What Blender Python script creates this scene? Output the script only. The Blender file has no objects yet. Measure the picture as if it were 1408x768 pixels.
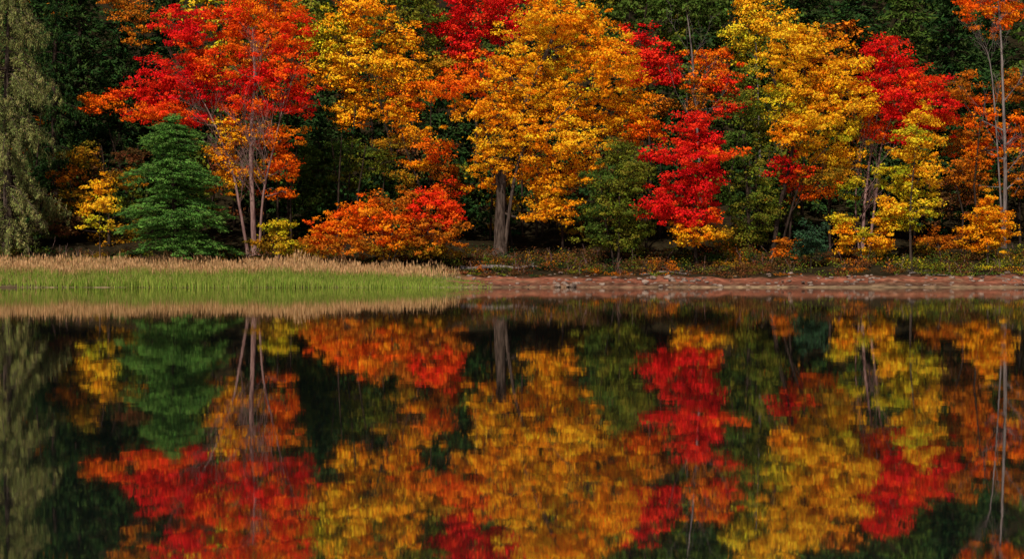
import bpy, math
import numpy as np
rng = np.random.default_rng(11)
F = 1955.0; H = 0.45      # survey constants: bearing scale and eye height above the lake

scene = bpy.context.scene
scene.view_settings.view_transform = 'Standard'
scene.view_settings.look = 'None'
scene.view_settings.exposure = 0

def W(px, py, D):
    return np.array([(px-704)/F*D, D, H+(384-py)/F*D])

def shift(x):
    return 0.6*np.sin(x*0.17)+0.35*np.sin(x*0.53+1)+0.15*np.sin(x*1.7)
YS=[-500,-160,-110,60,76,80,87,92,100,110,150,200,260,700]
ZS=[40,10,-1.5,-2,-0.8,0,0.74,1.8,3.5,7,23,43,62,80]
def ground_z(x,y):
    x=np.asarray(x,float); y=np.asarray(y,float)
    z=np.interp(y-shift(x)*np.clip(1-abs(y-82)/12,0,1),YS,ZS)
    b=np.clip((y-82)/8,0,1)
    z=z+b*(0.10*np.sin(x*0.9+y*0.5)+0.08*np.sin(x*2.1-y*1.3)+0.05*np.sin(x*4.3+y*3.1))
    return z

# ---------------------------------------------------------------- materials
def new_mat(name):
    m=bpy.data.materials.new(name); m.use_nodes=True
    nt=m.node_tree; nt.nodes.clear()
    out=nt.nodes.new('ShaderNodeOutputMaterial')
    return m,nt,out
def leaf_mat(name,trans=0.3):
    m,nt,out=new_mat(name)
    a=nt.nodes.new('ShaderNodeAttribute'); a.attribute_name='tint'
    d=nt.nodes.new('ShaderNodeBsdfDiffuse')
    nt.links.new(a.outputs['Color'],d.inputs[0])
    if trans<=0:
        nt.links.new(d.outputs[0],out.inputs[0]); return m
    t=nt.nodes.new('ShaderNodeBsdfTranslucent')
    mx=nt.nodes.new('ShaderNodeMixShader'); mx.inputs[0].default_value=trans
    nt.links.new(a.outputs['Color'],t.inputs[0])
    nt.links.new(d.outputs[0],mx.inputs[1]); nt.links.new(t.outputs[0],mx.inputs[2])
    nt.links.new(mx.outputs[0],out.inputs[0]); return m
def noise_mat(name,c1,c2,scale,stretch=(1,1,1),bump=0.3,rough=0.9):
    m,nt,out=new_mat(name)
    tc=nt.nodes.new('ShaderNodeTexCoord'); mp=nt.nodes.new('ShaderNodeMapping')
    mp.inputs['Scale'].default_value=stretch
    n=nt.nodes.new('ShaderNodeTexNoise'); n.inputs['Scale'].default_value=scale; n.inputs['Detail'].default_value=6
    r=nt.nodes.new('ShaderNodeValToRGB'); r.color_ramp.elements[0].position=.35; r.color_ramp.elements[1].position=.65
    r.color_ramp.elements[0].color=(*c1,1); r.color_ramp.elements[1].color=(*c2,1)
    p=nt.nodes.new('ShaderNodeBsdfDiffuse')
    b=nt.nodes.new('ShaderNodeBump'); b.inputs['Strength'].default_value=bump; b.inputs['Distance'].default_value=0.05
    L=nt.links.new
    L(tc.outputs['Object'],mp.inputs[0]); L(mp.outputs[0],n.inputs['Vector']); L(n.outputs['Fac'],r.inputs[0])
    L(r.outputs[0],p.inputs['Color']); L(n.outputs['Fac'],b.inputs['Height']); L(b.outputs[0],p.inputs['Normal'])
    L(p.outputs[0],out.inputs[0]); return m
LEAF=leaf_mat('leaf_foliage',0.26); NEEDLE=leaf_mat('needle_foliage',0); GRASSM=leaf_mat('grass_blades',0.25); FARLEAF=leaf_mat('far_foliage',0)
BARK={'grey':noise_mat('bark_grey',(.025,.016,.012),(.10,.068,.052),3,(3,3,.5),bump=.8),
      'pink':noise_mat('bark_pinkish',(.12,.062,.055),(.29,.165,.14),3,(3,3,.5)),
      'dark':noise_mat('bark_dark',(.015,.010,.007),(.05,.032,.024),3,(3,3,.5)),
      'pale':noise_mat('bark_pale',(.08,.06,.055),(.21,.165,.145),3,(3,3,.5))}

# ---------------------------------------------------------------- mesh accumulation (all quads)
class Acc:
    def __init__(s): s.V=[];s.Q=[];s.M=[];s.C=[];s.n=0
    def add(s,v,q,mi,c):
        s.V.append(v); s.Q.append(q+s.n); s.M.append(np.full(len(q),mi,np.int32))
        s.C.append(c if c.ndim==2 else np.tile(c,(len(v),1))); s.n+=len(v)
    def build(s,name,mats,smooth_wood=True):
        v=np.concatenate(s.V).astype(np.float32); q=np.concatenate(s.Q).astype(np.int32)
        mi=np.concatenate(s.M); c=np.concatenate(s.C).astype(np.float32)
        me=bpy.data.meshes.new(name)
        me.vertices.add(len(v)); me.vertices.foreach_set('co',v.ravel())
        me.loops.add(q.size); me.loops.foreach_set('vertex_index',q.ravel())
        me.polygons.add(len(q)); me.polygons.foreach_set('loop_start',np.arange(len(q),dtype=np.int32)*4)
        try: me.polygons.foreach_set('loop_total',np.full(len(q),4,np.int32))
        except Exception: pass
        me.polygons.foreach_set('material_index',mi)
        me.polygons.foreach_set('use_smooth',(mi==0))
        a=me.attributes.new('tint','FLOAT_COLOR','POINT')
        a.data.foreach_set('color',np.hstack([c,np.ones((len(c),1),np.float32)]).ravel())
        for m in mats: me.materials.append(m)
        me.update(calc_edges=True)
        o=bpy.data.objects.new(name,me); scene.collection.objects.link(o); return o
K0=np.array([.3,.3,.3])
def tube(acc,pts,rad,n=6,mi=0,col=K0):
    pts=np.asarray(pts,float); rad=np.asarray(rad,float)
    t=np.gradient(pts,axis=0); t/=np.linalg.norm(t,axis=1)[:,None]+1e-9
    ref=np.array([0.31,0.95,0.02]) if abs(t[0][1])<.8 else np.array([1.,0,0])
    u=np.cross(t,ref); u/=np.linalg.norm(u,axis=1)[:,None]+1e-9; w=np.cross(t,u)
    a=np.arange(n)/n*2*np.pi
    v=(pts[:,None]+rad[:,None,None]*(u[:,None]*np.cos(a)[None,:,None]+w[:,None]*np.sin(a)[None,:,None])).reshape(-1,3)
    i=np.arange(len(pts)-1)[:,None]*n; j=np.arange(n)[None]; k=(j+1)%n
    q=np.stack([i+j,i+k,i+n+k,i+n+j],-1).reshape(-1,4)
    acc.add(v,q,mi,col)
def unit(n):
    d=rng.normal(size=(n,3)); return d/np.linalg.norm(d,axis=1)[:,None]
def leaves(acc,c,r,col,per,size,asp=0.6,up=0.45,rnd=0.95,jit=0.28,mi=1,tang=None,crown=None):
    N=len(c); idx=np.repeat(np.arange(N),per); m=len(idx)
    d=unit(m); p=c[idx]+d*(rng.random(m)**0.55)[:,None]*r[idx]*rng.uniform(.7,1.4,(m,1))
    nrm=d*0.4+rng.normal(size=(m,3))*rnd*0.6; nrm[:,2]+=up
    if crown is not None: nrm+=crown[idx]*0.5
    nrm/=np.linalg.norm(nrm,axis=1)[:,None]
    t=rng.normal(size=(m,3)) if tang is None else tang[idx]+rng.normal(size=(m,3))*0.35
    t-=nrm*np.sum(t*nrm,axis=1)[:,None]; t/=np.linalg.norm(t,axis=1)[:,None]
    b=np.cross(nrm,t); s=size*rng.uniform(.55,1.4,m)[:,None]
    v=np.stack([p+t*s,p+b*s*asp-nrm*s*.15,p-t*s,p-b*s*asp-nrm*s*.15],1).reshape(-1,3)
    cc=col[idx]*rng.uniform(1-jit,1+jit*.9,(m,1))*np.stack([np.ones(m),rng.uniform(.75,1.28,m),np.ones(m)],1)
    cc=np.clip(np.repeat(cc,4,axis=0),0,.92)
    acc.add(v,np.arange(m*4).reshape(-1,4),mi,cc)

PAL={'YO':[(.89,.36,.010),(.87,.29,.008),(.90,.44,.016),(.85,.22,.006)],
 'OR':[(.88,.17,.006),(.84,.11,.006),(.90,.27,.010),(.76,.08,.006)],
 'RD':[(.80,.018,.012),(.64,.010,.010),(.87,.045,.012),(.72,.012,.016)],
 'RO':[(.86,.07,.008),(.88,.15,.008),(.82,.025,.010)],
 'YL':[(.90,.45,.014),(.84,.39,.012),(.91,.51,.022),(.87,.32,.010)],
 'YG':[(.66,.44,.016),(.48,.37,.014),(.78,.49,.02),(.32,.30,.014)],
 'OL':[(.15,.15,.016),(.21,.18,.018),(.085,.105,.013),(.12,.145,.015)],
 'GR':[(.060,.095,.015),(.085,.125,.020),(.042,.068,.011)],
 'DG':[(.015,.037,.011),(.026,.056,.014),(.042,.070,.016)],
 'BG':[(.035,.075,.035),(.05,.10,.045)],
 'PG':[(.075,.16,.026),(.11,.215,.036),(.045,.105,.020)],
 'GG':[(.22,.21,.062),(.15,.15,.05),(.29,.26,.085),(.11,.115,.035)],
 'RU':[(.42,.11,.008),(.54,.14,.010),(.28,.09,.008),(.64,.17,.010)],
 'BR':[(.13,.055,.018),(.17,.07,.022),(.07,.04,.014),(.21,.06,.02)],
 'OB':[(.38,.18,.012),(.28,.14,.010),(.50,.20,.010),(.18,.13,.012)],
 'tan':[(.52,.32,.13),(.40,.23,.085),(.60,.39,.18)],
 'head':[(.68,.40,.19),(.54,.28,.12)],
 'grn':[(.18,.29,.030),(.26,.32,.045),(.11,.19,.02),(.36,.35,.08),(.30,.34,.05)]}
def pal(name,n):
    P=np.array(PAL[name]); a=P[rng.integers(0,len(P),n)]; b=P[rng.integers(0,len(P),n)]
    t=rng.random((n,1))*.6
    return (a*(1-t)+b*t)*rng.uniform(.76,1.12,(n,1))

def blob(acc,c,R,palette,dens=1.0,lsize=.086,per=54,csize=.45,limb_from=None,limb_r=.07,twigs=7,mi=1):
    """irregular foliage mass: many flattened leaf sprays spread through an ellipsoid"""
    R=np.asarray(R,float)
    area=(R[0]*R[2]+R[0]*R[1]+R[1]*R[2])/3*4*np.pi
    n=max(5,int(area*.95*dens/(csize/.62)**2))
    d=unit(n); rr=rng.uniform(.35,1.18,n)**.8
    ph=rng.uniform(0,6.28,3)
    lum=1+.20*np.sin(d[:,0]*5+ph[0])+.18*np.sin(d[:,2]*6+ph[1])+.10*np.sin(d[:,1]*7+ph[2])
    p=c+d*(rr*lum)[:,None]*R
    s=csize*rng.uniform(.4,1.45,n)
    cr=np.stack([s*1.15,s*1.05,s*.50],1)
    leaves(acc,p,cr,pal(palette,n),per,lsize,crown=d,mi=mi)
    if limb_from is not None:
        a=np.asarray(limb_from); mid=(a+c)/2+np.array([0,0,-.10*np.linalg.norm(c-a)])+rng.normal(size=3)*.12
        tt=np.linspace(0,1,6)[:,None]
        tube(acc,(1-tt)**2*a+2*tt*(1-tt)*mid+tt**2*c,np.linspace(limb_r,limb_r*.5,6),6)
    for k in rng.choice(n,min(twigs,n),replace=False):
        e=p[k]; m2=(c+e)/2+rng.normal(size=3)*.2
        tube(acc,[c,m2,e],[limb_r*.38,limb_r*.25,.010],4)

def bare(acc,o,d,L,r,lv,kids=4):
    d=d/np.linalg.norm(d); n=5; pts=[o]; dd=d.copy()
    for i in range(n-1):
        dd=dd+rng.normal(size=3)*.10+np.array([0,0,.04]); dd/=np.linalg.norm(dd); pts.append(pts[-1]+dd*L/(n-1))
    tube(acc,pts,np.linspace(r,max(r*.35,.007),n),5 if lv>1 else 4)
    if lv>0:
        for k in range(kids):
            i=rng.integers(1,n); nd=dd*1.0+rng.normal(size=3)*.45+np.array([0,0,.15])
            bare(acc,pts[i],nd,L*rng.uniform(.4,.65),r*.5,lv-1,kids)

def path_px(pts,D,dy=0):
    P=np.array([W(a,b,D) for a,b in pts]); return P
def smooth(P,m=4):
    out=[]
    P=np.asarray(P)
    for i in range(len(P)-1):
        p0=P[max(i-1,0)];p1=P[i];p2=P[i+1];p3=P[min(i+2,len(P)-1)]
        for t in np.arange(m)/m:
            out.append(.5*((2*p1)+(-p0+p2)*t+(2*p0-5*p1+4*p2-p3)*t*t+(-p0+3*p1-3*p2+p3)*t**3))
    out.append(P[-1]); return np.array(out)

def tree(name,D,stems,blobs,bark='grey',dens=1.0,lsize=.086,per=54,csize=.45,bares=0,bare_len=2.5,flare=1.5,bare_lo=.25):
    """stems: list of (r_base, [(u,v)...]) ; blobs: (u,v,ru,rv,palette[,dy[,density]])"""
    acc=Acc(); trunks=[]
    for r0,pts in stems:
        P=path_px(pts,D)
        gz=float(ground_z(P[0][0],D)); P[0][2]=gz-.15
        P[1:,1]+=rng.normal(size=len(P)-1)*.12
        S=smooth(P,5); k=len(S); rad=np.linspace(1,.22,k)*r0
        rad[0]*=flare; rad[1]*=1+(flare-1)*.45
        rad*=rng.uniform(.94,1.06,k)
        tube(acc,S,rad,9); trunks.append((S,rad))
        if r0>.16:
            for a in np.linspace(0,6.28,6)[:-1]+rng.random():
                e=S[0]+np.array([math.cos(a),math.sin(a),0])*r0*rng.uniform(2.4,4)
                e[2]=float(ground_z(e[0],e[1]))-.04
                tube(acc,[S[1]*.6+S[0]*.4,(S[0]+e)/2+np.array([0,0,.10]),e],[r0*.6,r0*.34,.03],6)
    # limbs grow outwards: each mass hangs on the nearest wood already there
    nodes=[p for S,rad in trunks for p in S[int(len(S)*.2):]]; nr=[min(r*.55,.10) for S,rad in trunks for r in rad[int(len(S)*.2):]]
    T0=np.array(nodes); todo=[]
    for b in blobs:
        u,v,ru,rv,pl=b[:5]; dy=b[5] if len(b)>5 else rng.uniform(-.6,.6)*ru/F*D
        c=W(u,v,D); c[1]+=dy; todo.append((np.min(np.linalg.norm(T0-c,axis=1)),c,b))
    todo.sort(key=lambda q:q[0])
    for _,c,b in todo:
        ru,rv,pl=b[2:5]; R=np.array([ru/F*D,(ru*.75+rv*.25)/F*D*.85,rv/F*D])
        NA=np.array(nodes); df=c-NA; cost=np.linalg.norm(df,axis=1)+1.2*np.clip(-df[:,2]+.25*np.hypot(df[:,0],df[:,1]),0,9)
        i=int(np.argmin(cost)); dn=b[6] if len(b)>6 else 1
        blob(acc,c,R,pl,dens*dn,lsize,per,csize,nodes[i],nr[i])
        nodes+= [(nodes[i]+c)/2+np.array([0,0,-.05]),c]; nr+=[nr[i]*.75,nr[i]*.6]
    for S,rad in trunks:
        for k in range(bares):
            i=rng.integers(int(len(S)*bare_lo),int(len(S)*.9)); a=rng.uniform(0,6.28)
            bare(acc,S[i],np.array([math.cos(a)*.7,-abs(math.sin(a))*.5,.9]),bare_len*rng.uniform(.6,1.2),min(rad[i]*.32,.035),2,4)
    return acc.build(name,[BARK[bark],LEAF if D<100 else FARLEAF])

def conifer(name,D,u,vtop,vbase,ruw,pl,droop=.15,hang=0.,step=.42,nb=8,bark='dark',acc=None,lsize=.13,asp=.28,per=34,low=.06,power=.85,lean=0,flat=.11,sp=.30,wmul=1.):
    own=acc is None
    if own: acc=Acc()
    b=W(u,vbase,D); t=W(u+lean,vtop,D); gz=float(ground_z(b[0],D)); b[2]=gz-.1
    Ht=t[2]-gz; Rm=ruw/F*D
    tt=np.linspace(0,1,9)[:,None]
    tube(acc,b*(1-tt)+t*tt+np.hstack([.06*np.sin(tt*9),0*tt,0*tt]),np.linspace(Ht*.018+.03,.02,9),8)
    C=[];R=[];T=[];
    z=Ht*low
    while z<Ht*.99:
        f=z/Ht; L0=Rm*((1-f)**power)*(1 if f>.12 else .8)+.18
        tier=.80+.32*math.sin(z*2.6/ (step/.42))
        for k in range(nb):
            a=rng.uniform(0,6.28); L=L0*rng.uniform(.6,1.12)*tier
            o=b*(1-f)+t*f; o=np.array([o[0],o[1],gz+z+rng.normal()*.1]); d=np.array([math.cos(a),math.sin(a),0])
            s=np.linspace(0,1,5)[:,None]
            pts=o+d*L*s+np.array([0,0,1])*(-droop*L*s**1.5+.12*L*s*(1-s)*2)
            if L>.5: tube(acc,pts,np.linspace(.03+.008*L,.008,5),4)
            m=max(2,int(L/sp))
            for q in np.linspace(.25,1,m):
                p=o+d*L*q+np.array([0,0,-droop*L*q**1.5+.12*L*q*(1-q)*2])
                w=(.20+.22*(1-abs(q-.55)))*wmul
                if hang>0:
                    hh=hang*rng.uniform(.4,1.2)
                    C.append(p+np.array([0,0,-hh*.6])+rng.normal(size=3)*.1);R.append((.20,.20,hh));T.append((0,0,-1.))
                else:
                    side=np.array([-d[1],d[0],0])*rng.normal()*w*.9*L*.35
                    C.append(p+side+np.array([0,0,rng.normal()*.04]));R.append((w*1.2,w*1.2,flat));T.append(d+np.array([0,0,-.15]))
        z+=step*rng.uniform(.75,1.2)
    C=np.array(C);R=np.array(R);T=np.array(T,float)
    leaves(acc,C,R,pal(pl,len(C)),per,lsize,asp=asp,up=.6 if hang==0 else .2,rnd=.6,tang=T)
    if own: return acc.build(name,[BARK[bark],NEEDLE])

# ---------------------------------------------------------------- ground
xs=np.concatenate([np.linspace(-500,-62,40),np.arange(-60,60,.25),np.linspace(62,500,40)])
ys=np.concatenate([np.linspace(-500,60,40),np.arange(62,76,2),np.arange(76.5,96,.16),np.arange(96.5,130,1.2),np.linspace(131,700,60)])
X,Y=np.meshgrid(xs,ys); Z=ground_z(X,Y)
def vnoise(scale,seed):
    r=np.random.default_rng(seed); G=r.random((256,256))
    a=X/scale[0]; b=Y/scale[1]; i=np.floor(a).astype(int); j=np.floor(b).astype(int); fa=a-i; fb=b-j
    fa=fa*fa*(3-2*fa); fb=fb*fb*(3-2*fb); g=lambda i,j:G[j%256,i%256]
    return (g(i,j)*(1-fa)+g(i+1,j)*fa)*(1-fb)+(g(i,j+1)*(1-fa)+g(i+1,j+1)*fa)*fb
N1=vnoise((3.2,.9),1); N2=vnoise((1.1,.5),2); N3=vnoise((.5,.3),3); N4=vnoise((7,1.6),4)
Z+=np.where((Y>80.3)&(Y<96),rng.normal(size=Z.shape)*.02+(N2-.5)*.16+(N3-.5)*.10+(N1-.5)*.2,0)
nx,ny=len(xs),len(ys); i,j=np.meshgrid(np.arange(nx-1),np.arange(ny-1))
q=np.stack([j*nx+i,j*nx+i+1,(j+1)*nx+i+1,(j+1)*nx+i],-1).reshape(-1,4)
sand=np.array([.20,.068,.038]); pale=np.array([.40,.29,.16]); mud=np.array([.10,.11,.035]); floor=np.array([.022,.016,.008]); wet=np.array([.05,.03,.02])
def sm(a,b,x): t=np.clip((x-a)/(b-a),0,1); return (t*t*(3-2*t))[...,None]
nz=(N1-.5)*1.5+(N2-.5)*.6
C=sand*(.55+.9*N2)[...,None]
dirt=sm(.42,.68,.5*N4+.3*N1+.2*N3)*.75
C=C*(1-dirt)+np.array([.070,.036,.020])*dirt
lt=sm(.6,.85,.5*N1+.5*N3)*.40; C=C*(1-lt)+np.array([.34,.18,.10])*lt
left=sm(-1.5,-4.5,X+nz)
C=C*(1-left)+mud*left
fl=sm(85.0,86.8,Y+nz*1.8); C=C*(1-fl)+floor*fl
damp=sm(.34,.12,Z)*.65; C=C*(1-damp)+np.array([.075,.036,.024])*damp
pl_=sm(.10,.05,Z)*sm(-.02,.02,Z)*(.15+.6*vnoise((4,3),9))[...,None]; C=C*(1-pl_)+pale*pl_
C=np.where((Z<-.02)[...,None],wet,C)
acc=Acc(); acc.add(np.stack([X,Y,Z],-1).reshape(-1,3),q,0,np.clip(C,0,1).reshape(-1,3))
gm,nt,out=new_mat('ground_soil_and_sand')
a=nt.nodes.new('ShaderNodeAttribute'); a.attribute_name='tint'
n=nt.nodes.new('ShaderNodeTexNoise'); n.inputs['Scale'].default_value=2.2; n.inputs['Detail'].default_value=9
geo=nt.nodes.new('ShaderNodeNewGeometry'); mr=nt.nodes.new('ShaderNodeMapRange')
mr.inputs[1].default_value=.3; mr.inputs[2].default_value=.7; mr.inputs[3].default_value=.45; mr.inputs[4].default_value=1.35
vm=nt.nodes.new('ShaderNodeVectorMath'); vm.operation='SCALE'
p=nt.nodes.new('ShaderNodeBsdfDiffuse')
bp=nt.nodes.new('ShaderNodeBump'); bp.inputs['Strength'].default_value=.7; bp.inputs['Distance'].default_value=.12
L=nt.links.new
L(geo.outputs['Position'],n.inputs['Vector']); L(n.outputs['Fac'],mr.inputs[0]); L(a.outputs['Color'],vm.inputs[0]); L(mr.outputs[0],vm.inputs['Scale'])
L(vm.outputs[0],p.inputs['Color']); L(n.outputs['Fac'],bp.inputs['Height']); L(bp.outputs[0],p.inputs['Normal']); L(p.outputs[0],out.inputs[0])
acc.build('ground',[gm])

# ---------------------------------------------------------------- lake
wm,nt,out=new_mat('lake_water'); L=nt.links.new
geo=nt.nodes.new('ShaderNodeNewGeometry')
mp=nt.nodes.new('ShaderNodeMapping'); mp.inputs['Scale'].default_value=(1.8,1.2,1)
n1=nt.nodes.new('ShaderNodeTexNoise'); n1.inputs['Scale'].default_value=3.0; n1.inputs['Detail'].default_value=2
n2=nt.nodes.new('ShaderNodeTexNoise'); n2.inputs['Scale'].default_value=.5; n2.inputs['Detail'].default_value=1
b1=nt.nodes.new('ShaderNodeBump'); b1.inputs['Strength'].default_value=1; b1.inputs['Distance'].default_value=.00021
b2=nt.nodes.new('ShaderNodeBump'); b2.inputs['Strength'].default_value=1; b2.inputs['Distance'].default_value=.0004
g=nt.nodes.new('ShaderNodeBsdfGlossy'); g.inputs['Roughness'].default_value=.026; g.inputs['Color'].default_value=(.95,.93,.90,1)
d=nt.nodes.new('ShaderNodeBsdfDiffuse'); d.inputs['Color'].default_value=(.006,.009,.008,1)
fr=nt.nodes.new('ShaderNodeFresnel'); fr.inputs['IOR'].default_value=1.33
mr=nt.nodes.new('ShaderNodeMapRange'); mr.inputs[3].default_value=.58; mr.inputs[4].default_value=.94
mx=nt.nodes.new('ShaderNodeMixShader')
L(geo.outputs['Position'],mp.inputs[0]); L(mp.outputs[0],n1.inputs['Vector']); L(mp.outputs[0],n2.inputs['Vector'])
L(n2.outputs['Fac'],b2.inputs['Height']); L(n1.outputs['Fac'],b1.inputs['Height']); L(b2.outputs[0],b1.inputs['Normal'])
L(b1.outputs[0],g.inputs['Normal']); L(fr.outputs[0],mr.inputs[0]); L(mr.outputs[0],mx.inputs[0])
L(d.outputs[0],mx.inputs[1]); L(g.outputs[0],mx.inputs[2]); L(mx.outputs[0],out.inputs[0])
acc=Acc(); acc.add(np.array([[-500,-200,0],[500,-200,0],[500,84,0],[-500,84,0]],float),np.array([[0,1,2,3]]),0,K0)
o=acc.build('lake_water',[wm])

# ---------------------------------------------------------------- reeds and shore grass
def blades(acc,n,xr,yr,hgt,wid,P,lean=.12,prob=None,head=None,taper=None):
    x=rng.uniform(*xr,n); y=rng.uniform(*yr,n)+shift(x)
    if prob is not None:
        k=rng.random(n)<prob(x,y); x=x[k]; y=y[k]; n=len(x)
    z=ground_z(x,y); h=hgt*rng.uniform(.4,1.15,n)*(1+.12*np.sin(x*.8)+.1*np.sin(x*2.3+y)+.08*np.sin(x*5.1))
    if taper is not None: h=h*taper(x)
    a=rng.uniform(0,np.pi,n); w=np.stack([np.cos(a),np.sin(a),0*a],1)*wid*rng.uniform(.6,1.3,n)[:,None]
    b=np.stack([x,y,z],1); tip=b+np.stack([rng.normal(size=n)*lean*h,rng.normal(size=n)*lean*h,h],1)
    mid=b*.45+tip*.55; mid[:,:2]=b[:,:2]*.65+tip[:,:2]*.35
    v=np.stack([b-w,b+w,mid+w*.8,mid-w*.8,mid-w*.8,mid+w*.8,tip+w*.12,tip-w*.12],1).reshape(-1,3)
    c=np.repeat(pal(P,n),8,axis=0)
    i=np.arange(n)[:,None]*8; q=np.stack([i+np.array([[0,1,2,3]]),i+np.array([[4,5,6,7]])],1).reshape(-1,4)
    acc.add(v,q,0,np.clip(c,0,.9))
    if head:
        k=rng.random(n)<.35; t=tip[k]; m=len(t); up=(tip-b)[k]; up/=np.linalg.norm(up,axis=1)[:,None]
        a=rng.uniform(0,np.pi,m); w=np.stack([np.cos(a),np.sin(a),0*a],1)*.030
        v=np.stack([t-up*.12,t+w-up*.02,t+up*.14,t-w-up*.02],1).reshape(-1,3)
        acc.add(v,np.arange(m*4).reshape(-1,4),0,np.repeat(pal(head,m),4,axis=0))
tap=lambda x: np.clip((-1.2-x)/10,.10,1)**.7
acc=Acc()
blades(acc,62000,(-50,-1.0),(79.9,83.4),.50,.014,'grn',prob=lambda x,y:np.clip((-.6-x)/5,0,1)*(.5+.5*np.sin(x*1.3+y*2)**2)*np.clip((x+46)/26,.35,1),taper=tap)
blades(acc,14000,(-50,-3),(83.0,84.8),.66,.014,'grn',prob=lambda x,y:np.clip((-3-x)/6,0,1),taper=tap)
blades(acc,11000,(-50,-3.0),(80.3,84),.48,.014,'tan',prob=lambda x,y:np.clip((-3-x)/5,0,1)*np.clip((-x-8)/25,.15,1),taper=tap)
acc.build('shore_grass',[GRASSM])
acc=Acc()
blades(acc,42000,(-50,-3.0),(84.0,88.8),.76,.015,'tan',prob=lambda x,y: np.clip((-2.8-x)/8,0,1)**.8,head='head',taper=tap)
blades(acc,9000,(-50,-3.0),(84.0,88.0),.62,.015,'grn',prob=lambda x,y: np.clip((-2.8-x)/8,0,1)**.8,taper=tap)
acc.build('reed_bed',[GRASSM])

# ---------------------------------------------------------------- foreground row of trees
conifer('spruce_tree',93,10,-50,345,84,'GG',droop=.50,hang=.50,step=.66,nb=8,lsize=.10,asp=.26,per=38,bark='grey',low=.08,power=.34)
conifer('spruce_tree',101,76,-60,340,52,'DG',droop=.3,hang=.42,step=.7,nb=6,lsize=.11,asp=.35,per=30,low=.1,power=.6)
conifer('pine_tree',90,242,158,347,114,'PG',droop=.12,step=.44,nb=11,per=44,lsize=.095,asp=.34,low=.10,power=.62,lean=-6,flat=.10)

tree('yellow_birch_tree',90,[(.05,[(138,347),(137,300),(139,250)])],
  [(138,258,20,18,'YL'),(128,284,20,13,'YL'),(150,280,16,13,'YL'),(134,308,20,10,'YG')],dens=.8,csize=.38)
tree('red_maple_tree',93,[(.20,[(350,348),(347,280),(345,200),(350,110),(348,40)]),(.11,[(342,348),(330,290),(318,230),(290,160),(262,110)]),(.10,[(357,348),(362,270),(378,200),(392,130)])],
  [(370,10,52,34,'OR'),(320,25,44,30,'RO'),(395,55,36,34,'RO'),(345,65,44,30,'OR'),(250,40,42,28,'RD'),(285,85,46,30,'RO'),
   (235,100,48,26,'RD'),(290,125,48,24,'RD'),(215,130,36,20,'RD'),(395,105,36,28,'RO'),(400,140,32,20,'RD'),(355,110,38,20,'RD'),(225,160,48,14,'RO'),
   (260,162,26,14,'RD'),(330,185,42,20,'YO',.6,.9),(385,188,30,20,'OR',.6,.95),(305,218,28,22,'YO',.6,.9),(388,230,30,24,'OR',.6,.95),(345,235,26,16,'YO',.9,.6),(205,158,24,9,'OR'),(340,148,44,16,'RO'),(315,250,24,14,'YO',.8,.8),(385,262,20,10,'OR',.8,.7)],
  bark='pink',dens=1.08,bares=12,bare_len=2.8)
tree('amber_shrub',91,[(.06,[(380,350),(380,320),(382,300)])],[(382,310,20,18,'YG'),(372,332,26,14,'OB'),(395,338,22,12,'YG'),(425,340,25,12,'OB')],csize=.38)
tree('orange_shrub',88.5,[(.06,[(530,355),(520,320),(500,290)]),(.06,[(535,355),(560,315),(590,285)]),(.05,[(533,355),(540,310),(540,280)])],
  [(465,312,38,24,'OR'),(498,290,38,24,'OR'),(545,285,42,24,'RU'),(590,283,36,26,'RO'),(616,295,26,24,'RO'),(540,315,54,28,'OR'),(598,320,40,22,'RU'),
   (470,336,44,14,'RU'),(535,340,54,14,'OB'),(590,342,40,12,'OB'),(445,325,20,14,'OR')],dens=1.05,csize=.42,lsize=.082)
tree('golden_maple_tree',92.5,[(.42,[(687,360),(688,290),(692,230),(712,170),(740,100),(770,30)]),(.13,[(690,270),(682,230),(668,180),(655,130)]),(.13,[(692,250),(715,215),(760,170),(800,130)])],
  [(770,20,54,32,'YO'),(730,55,50,32,'YL'),(810,50,48,36,'YO'),(840,95,50,36,'YO'),(775,95,54,34,'YL'),(870,135,34,32,'YO'),(885,175,30,24,'OR'),(850,165,40,28,'YO'),
   (700,105,42,30,'YO'),(722,135,46,28,'YL'),(790,145,50,28,'YO'),(685,158,40,26,'YO'),(690,195,38,24,'YL'),(735,175,44,24,'YO'),(676,226,26,26,'YO'),(745,215,40,22,'YO'),(795,195,38,24,'YL'),
   (806,228,32,16,'YO'),(765,248,44,20,'YO'),(752,275,40,18,'YL'),(768,292,28,15,'YO'),(735,302,18,9,'YO'),(640,115,36,18,'OR'),(605,122,32,14,'OR'),(665,250,18,12,'YO'),(645,150,26,14,'YO')],
  bark='grey',dens=1.06,flare=1.7)
tree('young_maple_tree',96,[(.10,[(590,350),(585,280),(560,210),(545,150)]),(.07,[(600,350),(612,260),(600,190)])],
  [(545,155,28,18,'YO'),(570,182,32,16,'YO'),(535,195,26,14,'OB'),(592,208,28,18,'OR'),(610,235,28,18,'RU'),(575,225,22,12,'YO'),(616,262,26,18,'RO'),(560,245,20,10,'OB')],bark='dark',dens=.9,bares=4)
tree('green_alder_tree',90,[(.09,[(850,352),(852,280),(850,220)]),(.07,[(845,352),(830,290),(825,240)])],
  [(852,208,26,24,'OL'),(868,240,32,26,'OL'),(830,245,26,28,'GR'),(850,280,46,30,'OL'),(822,300,26,26,'GR'),(880,305,28,26,'OL'),(850,325,50,20,'OL')],dens=1.0,csize=.42,lsize=.08,bark='dark')
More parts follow.
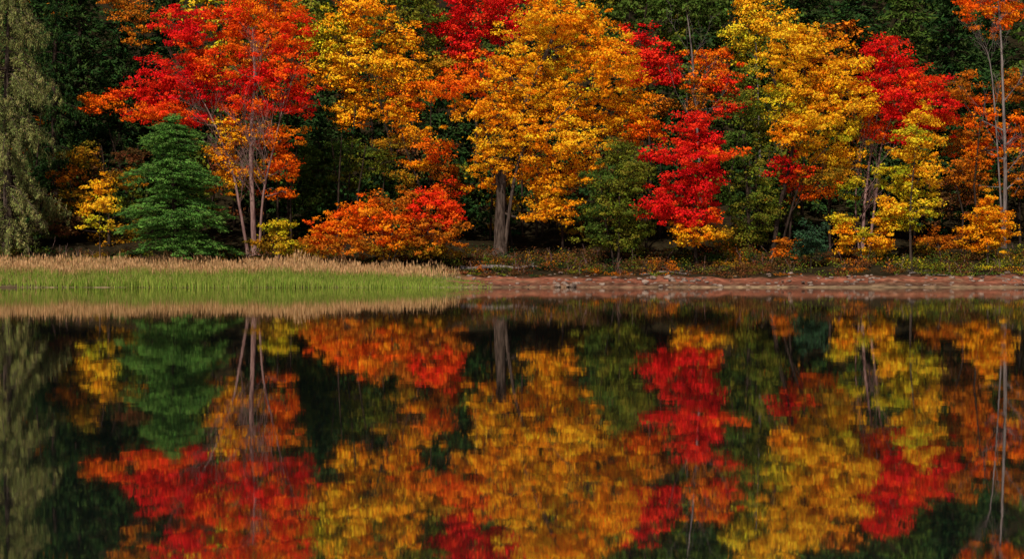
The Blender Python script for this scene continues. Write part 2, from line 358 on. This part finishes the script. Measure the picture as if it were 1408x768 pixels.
tree('scarlet_maple_tree',90,[(.12,[(958,350),(952,280),(948,220),(955,165)])],
  [(955,170,24,20,'RD'),(940,190,28,18,'RD'),(975,195,26,18,'RD'),(990,212,28,13,'RO'),(945,222,36,20,'RD'),(905,212,26,14,'RD'),(968,245,34,18,'RD'),(925,258,36,18,'RD'),
   (905,285,26,17,'RD'),(955,275,38,18,'RD'),(970,300,32,16,'RO'),(930,298,34,16,'RD'),(948,322,34,18,'YO'),(985,322,24,14,'OB')],dens=1.0,csize=.42,bark='dark')
tree('olive_oak_tree',94,[(.14,[(1030,350),(1028,270),(1022,200),(1025,140)])],
  [(1025,150,28,24,'OL'),(1045,185,28,26,'OL'),(1020,205,28,26,'GR'),(1040,240,36,26,'OL'),(1015,275,34,28,'GR'),(1042,290,34,26,'OL'),(1025,325,44,22,'OL'),(1010,330,30,20,'OB')],bark='dark',dens=.9)
tree('golden_oak_tree',93,[(.18,[(1062,348),(1072,290),(1085,230),(1098,160),(1110,80)]),(.09,[(1070,310),(1100,250),(1140,200)])],
  [(1105,50,34,24,'YL'),(1080,80,40,28,'YL'),(1130,80,42,30,'YO'),(1165,100,30,28,'YL'),(1095,115,46,28,'YL'),(1145,130,46,26,'YO'),(1075,145,38,22,'YG'),(1180,140,26,20,'YL'),
   (1115,165,46,22,'YL'),(1160,175,38,20,'YG'),(1085,185,38,20,'YO'),(1125,205,46,20,'YL'),(1165,215,32,20,'YL'),(1080,225,24,22,'RD'),(1098,240,24,16,'RO'),(1140,240,38,18,'OB'),(1120,262,36,14,'OR'),(1170,255,24,16,'YG')],
  bark='dark',dens=.95,bares=3)
tree('crimson_maple_tree',94.5,[(.13,[(1186,348),(1188,280),(1200,200),(1215,110)]),(.10,[(1194,348),(1204,270),(1212,200),(1240,130)]),(.08,[(1182,348),(1176,270),(1190,180)])],
  [(1210,70,30,24,'RD'),(1235,95,38,28,'RD'),(1205,115,30,26,'RD'),(1260,120,38,26,'RO'),(1285,140,30,24,'RD'),(1225,145,40,24,'RD'),(1265,160,38,24,'RD'),(1298,165,24,16,'RO'),(1210,178,28,16,'RO'),(1245,185,32,16,'RD'),(1190,150,18,22,'OR')],
  bark='pink',dens=1.0,bares=6)
tree('yellow_aspen_tree',90,[(.08,[(1253,347),(1252,290),(1256,230),(1262,170)])],
  [(1265,160,18,16,'YL'),(1250,185,22,15,'YG'),(1275,190,20,17,'YL'),(1260,212,30,16,'YL'),(1232,235,24,13,'YG'),(1275,238,24,17,'YL'),(1255,262,36,16,'YG'),(1225,285,26,14,'YL'),(1272,285,26,17,'YG'),(1240,302,32,15,'YG'),(1215,305,22,13,'YL')],
  dens=1.0,csize=.40,lsize=.084)
tree('golden_shrub',90,[(.06,[(1186,349),(1180,325),(1165,305)]),(.05,[(1190,349),(1200,330),(1212,320)])],
  [(1158,305,20,14,'YG'),(1160,328,20,16,'YO'),(1180,322,20,14,'YG'),(1210,330,26,14,'YO'),(1195,345,24,8,'YL')],dens=.9,csize=.38)
tree('orange_beech_tree',95,[(.15,[(1380,340),(1381,240),(1379,140),(1376,40),(1370,-20)]),(.07,[(1380,170),(1365,110),(1350,60)])],
  [(1345,5,34,22,'OR'),(1395,12,36,24,'OR',1.0),(1370,30,30,14,'OR',1.0,.7),(1345,155,30,28,'OR',1.2,.9),(1320,120,24,24,'RU'),(1400,120,24,32,'RU',1.2,.9),(1360,205,36,28,'OR',1.2,.9),(1405,180,26,32,'OR',1.2,.9),(1330,200,30,26,'RU',1.2,.9),(1340,250,34,28,'RU',1.2,.9),(1404,245,26,28,'RU'),(1310,270,26,28,'BR'),(1320,235,26,24,'RU')],
  bark='pale',dens=.9,bares=8,bare_len=2.4)
tree('amber_shrub',89.5,[(.06,[(1358,349),(1358,320),(1358,285)])],
  [(1357,276,12,13,'YO'),(1357,296,24,16,'YO'),(1346,316,24,15,'YO'),(1372,316,22,15,'YO'),(1358,334,28,13,'YO')],csize=.33,lsize=.075,dens=1.1)
tree('juniper_shrub',89.5,[(.05,[(1115,354),(1115,335),(1115,318)])],[(1113,322,20,16,'BG'),(1122,340,22,14,'BG'),(1102,342,18,13,'BG')],csize=.36,lsize=.07,dens=1.2,bark='dark')
tree('orange_shrub',89.8,[(.04,[(1082,354),(1082,342),(1082,330)])],[(1081,334,14,12,'RU'),(1078,346,14,9,'OR')],csize=.33,lsize=.08)
tree('rust_shrub',90.5,[(.05,[(1295,350),(1290,335),(1290,325)])],[(1285,328,24,11,'RU'),(1310,332,22,11,'RU'),(1330,330,20,12,'BR'),(1272,336,14,9,'OB')],csize=.36,lsize=.08)

# ---------------------------------------------------------------- second row
tree('rust_larch_tree',97,[(.12,[(150,345),(148,270),(140,200)])],
  [(120,215,34,16,'OB'),(165,215,36,14,'BR'),(95,240,30,14,'RU'),(180,245,30,16,'OB'),(140,240,30,12,'BR'),(100,275,30,18,'OB'),(180,285,32,22,'OL'),(95,310,30,20,'BR'),(165,320,38,20,'OB'),(70,320,20,22,'OL')],bark='dark',dens=.75,bares=4)
tree('orange_maple_tree',104,[(.14,[(180,345),(170,250),(150,180)])],[(140,140,36,9,'OR'),(115,152,24,6,'OR'),(165,130,22,8,'RO'),(190,30,36,30,'RU',0,.7),(165,0,30,20,'RU',0,.6)],bark='dark',dens=.9)
tree('yellow_maple_tree',103,[(.22,[(520,345),(515,250),(510,150),(505,60)]),(.12,[(518,300),(485,200),(470,120)])],
  [(500,20,46,32,'YO'),(460,45,40,34,'YG'),(540,60,46,34,'YO'),(495,85,48,32,'YL'),(455,100,38,24,'YO'),(555,105,38,28,'YO'),(510,130,48,24,'YO'),(475,150,32,14,'YL'),(560,135,28,16,'OR'),(425,15,36,34,'OL'),(445,72,26,18,'YG'),(480,165,26,14,'YO'),(430,50,26,24,'YG')],
  bark='dark',lsize=.10,csize=.52,dens=1.05)
tree('scarlet_maple_tree',106,[(.2,[(655,345),(655,200),(655,60)])],
  [(655,10,50,28,'RD'),(620,38,34,24,'RD'),(690,35,40,28,'RD'),(655,52,42,24,'RD'),(700,0,34,24,'RD'),(640,88,40,18,'RO'),(575,10,38,32,'OL'),(595,65,32,26,'OL'),(610,95,30,16,'OB')],bark='dark',lsize=.10,csize=.52,dens=1.05)
tree('red_maple_tree',105,[(.16,[(895,345),(893,200),(890,90)])],
  [(880,60,26,26,'RD'),(900,85,30,24,'RD'),(915,105,26,20,'RD'),(885,105,24,20,'RD'),(905,145,24,18,'RU')],bark='dark',lsize=.10,csize=.52,dens=1.05)
tree('orange_oak_tree',103,[(.13,[(965,345),(960,200),(952,80),(945,20)])],
  [(980,80,30,20,'OR'),(1000,105,28,22,'RO'),(970,110,30,18,'OR'),(1005,140,28,20,'RD'),(960,135,24,16,'RU')],bark='pale',dens=.9,bares=8)
tree('yellow_poplar_tree',104,[(.14,[(1045,345),(1045,200),(1040,60)])],
  [(1040,10,30,24,'YL'),(1028,38,28,24,'YG'),(1060,35,28,22,'YL'),(1035,70,30,24,'YG'),(1030,105,26,20,'OL')],bark='pale',bares=5,lsize=.10,csize=.52)
tree('green_oak_tree',110,[(.2,[(930,345),(930,200),(930,60)])],
  [(880,10,40,28,'GR'),(930,15,44,30,'GR'),(975,15,40,30,'GR'),(935,55,44,26,'OL'),(985,50,30,24,'GR'),(1000,175,34,44,'GR'),(940,110,34,30,'GR'),(940,160,40,30,'DG')],bark='dark',lsize=.135,per=44,csize=.54,dens=.75)
for (u,t,w,D_,P_) in [(110,-60,80,108,'DG'),(165,-30,62,108,'DG'),(50,-50,70,106,'DG'),(215,10,60,110,'DG'),(1180,-80,84,110,'DG'),(1245,-40,80,108,'GR'),(1310,-60,84,108,'DG'),(1105,-90,80,114,'DG'),(1040,-100,70,118,'GR'),(1370,-90,76,112,'DG'),(440,130,66,102,'DG'),
                      (650,120,70,108,'DG'),(600,150,60,103,'DG'),(930,150,50,104,'DG'),(400,120,60,107,'DG'),(1220,190,60,104,'DG'),(1110,170,60,106,'DG')]:
    conifer('pine_tree',D_,u,t,340,w,P_,droop=.24,step=.72,nb=9,per=18,lsize=.20,asp=.34,low=.06,power=.55,flat=.20,sp=.55,wmul=1.5)
tree('green_hemlock_tree',99,[(.14,[(470,345),(470,280),(480,220)])],
  [(470,205,34,22,'GR'),(515,215,36,22,'OL'),(440,235,34,22,'GR'),(495,245,40,22,'OL'),(540,245,30,22,'GR'),(440,275,34,20,'GR'),(415,215,30,26,'GR'),(430,305,30,20,'DG')],bark='dark',dens=.8)

# ---------------------------------------------------------------- understory mass behind the first row
acc=Acc()
for k in range(140):
    D=rng.uniform(98,108); u=rng.uniform(-120,1530); x=(u-704)/F*D; gz=float(ground_z(x,D))
    h=rng.uniform(2,6.5); P_=rng.choice(['DG','GR','OL','BR','RU','OB'],p=[.56,.20,.10,.09,.02,.03])
    c=np.array([x,D,gz+h*.58]); blob(acc,c,[rng.uniform(1.2,2.2),1.5,h*.5],P_,dens=.46,lsize=.17,per=26,csize=.72,limb_from=[x,D,gz-.1],limb_r=.05,twigs=2)
for k in range(80):
    D=rng.uniform(94,104); u=rng.uniform(-100,1500); x=(u-704)/F*D; gz=float(ground_z(x,D)); h=rng.uniform(5,11)
    tube(acc,[[x,D,gz-.1],[x+rng.normal()*.2,D,gz+h*.5],[x+rng.normal()*.6,D,gz+h]],[.10,.07,.03],5)
acc.build('forest_understory',[BARK['dark'],FARLEAF])

acc=Acc()
for k in range(880):
    x=rng.uniform(-52,52); D=rng.uniform(85.8,93.5); gz=float(ground_z(x,D)); h=rng.uniform(.2,.8)*(1+.6*(rng.random()<.12))
    if D<87.2: h*=.5
    if x<-4 and D<89.5: continue
    if x>24: P_=rng.choice(['OL','YG','BR','OB','GR'],p=[.35,.08,.30,.12,.15])
    elif x>-4: P_=rng.choice(['BR','OL','RU','OB','DG'],p=[.50,.2,.06,.04,.20])
    else: P_=rng.choice(['OL','OB','DG','BR'],p=[.35,.2,.25,.2])
    n_=rng.integers(3,7); c=np.stack([x+rng.normal(size=n_)*.5,D+rng.normal(size=n_)*.3,np.full(n_,gz+h*.45)],1)
    leaves(acc,c,np.tile([.45,.35,h*.6],(n_,1)),pal(P_,n_),30,.06)
    if rng.random()<.4: bare(acc,np.array([x,D,gz-.05]),np.array([rng.normal()*.4,rng.normal()*.3,1]),rng.uniform(.4,.9),.013,1,3)
acc.build('undergrowth',[BARK['pink'],LEAF])

# ---------------------------------------------------------------- distant wooded hillside
acc=Acc()
for D0,sp in [(111,7),(121,6.5),(133,7),(150,8.5),(172,11)]:
    half=.36*D0+18
    for x in np.arange(-half,half,sp):
        x=x+rng.normal()*1.5; D=D0+rng.normal()*2.2; gz=float(ground_z(x,D)); h=rng.uniform(12.5,16.5)
        P_=rng.choice(['DG','GR','OL','RU','OR','YG','RD','YO'],p=[.44,.27,.14,.05,.02,.04,.01,.03])
        tube(acc,[[x,D,gz-.2],[x+.2,D,gz+h*.5],[x+rng.normal()*.5,D,gz+h*.85]],[.2,.15,.05],6)
        big=D0>130
        for m in range(-2 if not big else 0,5):
            fr_=.42+.13*m; c=np.array([x+rng.normal()*1.6,D+rng.normal()*1.2,gz+h*fr_])
            w=rng.uniform(2.1,3.1)*(1-.35*(abs(m)/4))
            blob(acc,c,[w,w,w*.8],P_ if m>=0 else 'DG',dens=.44 if big else .56,lsize=.26 if big else .18,per=22 if big else 28,csize=.95 if big else .76,limb_from=[x,D,gz+h*max(fr_,.1)*.7],limb_r=.06,twigs=1)
acc.build('distant_forest',[BARK['dark'],FARLEAF])

# ---------------------------------------------------------------- beach stones and driftwood
def rock(acc,c,s,col):
    nu,nv=8,6; ph=np.linspace(0,np.pi,nv); th=np.arange(nu)/nu*2*np.pi
    T,P_=np.meshgrid(th,ph); r=1+.18*rng.normal(size=T.shape); r[0]=r[0,0]; r[-1]=r[-1,0]
    v=np.stack([r*np.sin(P_)*np.cos(T)*s,r*np.sin(P_)*np.sin(T)*s*.8,r*np.cos(P_)*s*.5],-1).reshape(-1,3)+c
    i=np.arange(nv-1)[:,None]*nu; j=np.arange(nu)[None]; k=(j+1)%nu
    acc.add(v,np.stack([i+j,i+nu+j,i+nu+k,i+k],-1).reshape(-1,4),0,col)
ROCK=noise_mat('stone',(.07,.045,.035),(.30,.21,.16),4)
acc=Acc()
for k in range(800):
    x=rng.uniform(-5,50); y=rng.uniform(80.6,87.8)+float(shift(x)); s=.03+.18*rng.random()**3
    rock(acc,np.array([x,y,float(ground_z(x,y))+s*.1]),s,K0)
for cx in (3,9.5,21,30):
    for k in range(12):
        x=cx+rng.normal()*.9; y=81.6+rng.uniform(0,4)*(cx>4)+rng.normal()*.4; s=rng.uniform(.07,.24)
        rock(acc,np.array([x,y,float(ground_z(x,y))+.02]),s,K0)
acc.build('beach_stones',[ROCK])
for (x0,y0,x1,r) in [(-3.2,88.2,1.6,.16),(8,86.6,11,.06),(24,86.0,26.5,.05),(36,86.4,39,.06)]:
    acc=Acc(); t=np.linspace(0,1,8); xx=x0+(x1-x0)*t; yy=y0+.3*np.sin(t*3); zz=ground_z(xx,yy)+r*.8+.05
    tube(acc,np.stack([xx,yy,zz],1),r*(1-.5*t)*rng.uniform(.9,1.1,8),8)
    for m in range(4):
        i_=rng.integers(1,7); bare(acc,np.array([xx[i_],yy[i_],zz[i_]]),np.array([rng.normal(),rng.normal()*.4,.7]),.5,r*.3,1,2)
    acc.build('driftwood_log',[BARK['pale']])

# ---------------------------------------------------------------- light, sky, camera
w=bpy.data.worlds.new('World'); scene.world=w; w.use_nodes=True; nt=w.node_tree
bg=nt.nodes.get('Background') or nt.nodes.new('ShaderNodeBackground')
sky=nt.nodes.new('ShaderNodeTexSky'); sky.sky_type='NISHITA'; sky.sun_disc=False
EL,AZ=50,20
sky.sun_elevation=math.radians(EL); sky.sun_rotation=math.radians(180+AZ)
nt.links.new(sky.outputs[0],bg.inputs[0]); bg.inputs[1].default_value=.05
sl=bpy.data.lights.new('sun','SUN'); sl.energy=5.0; sl.angle=math.radians(1.0); sl.color=(1,.95,.85)
so=bpy.data.objects.new('sun',sl); so.rotation_euler=(math.radians(90-EL),0,math.radians(-AZ)); scene.collection.objects.link(so)
cam=bpy.data.cameras.new('camera'); cam.sensor_width=36; cam.lens=36*F/1408; cam.clip_end=2000; cam.clip_start=.05
co=bpy.data.objects.new('camera',cam); co.location=(0,0,H); co.rotation_euler=(math.radians(90),0,0); scene.collection.objects.link(co)
scene.camera=co
print('polys',sum(len(o.data.polygons) for o in bpy.data.objects if o.type=='MESH'))
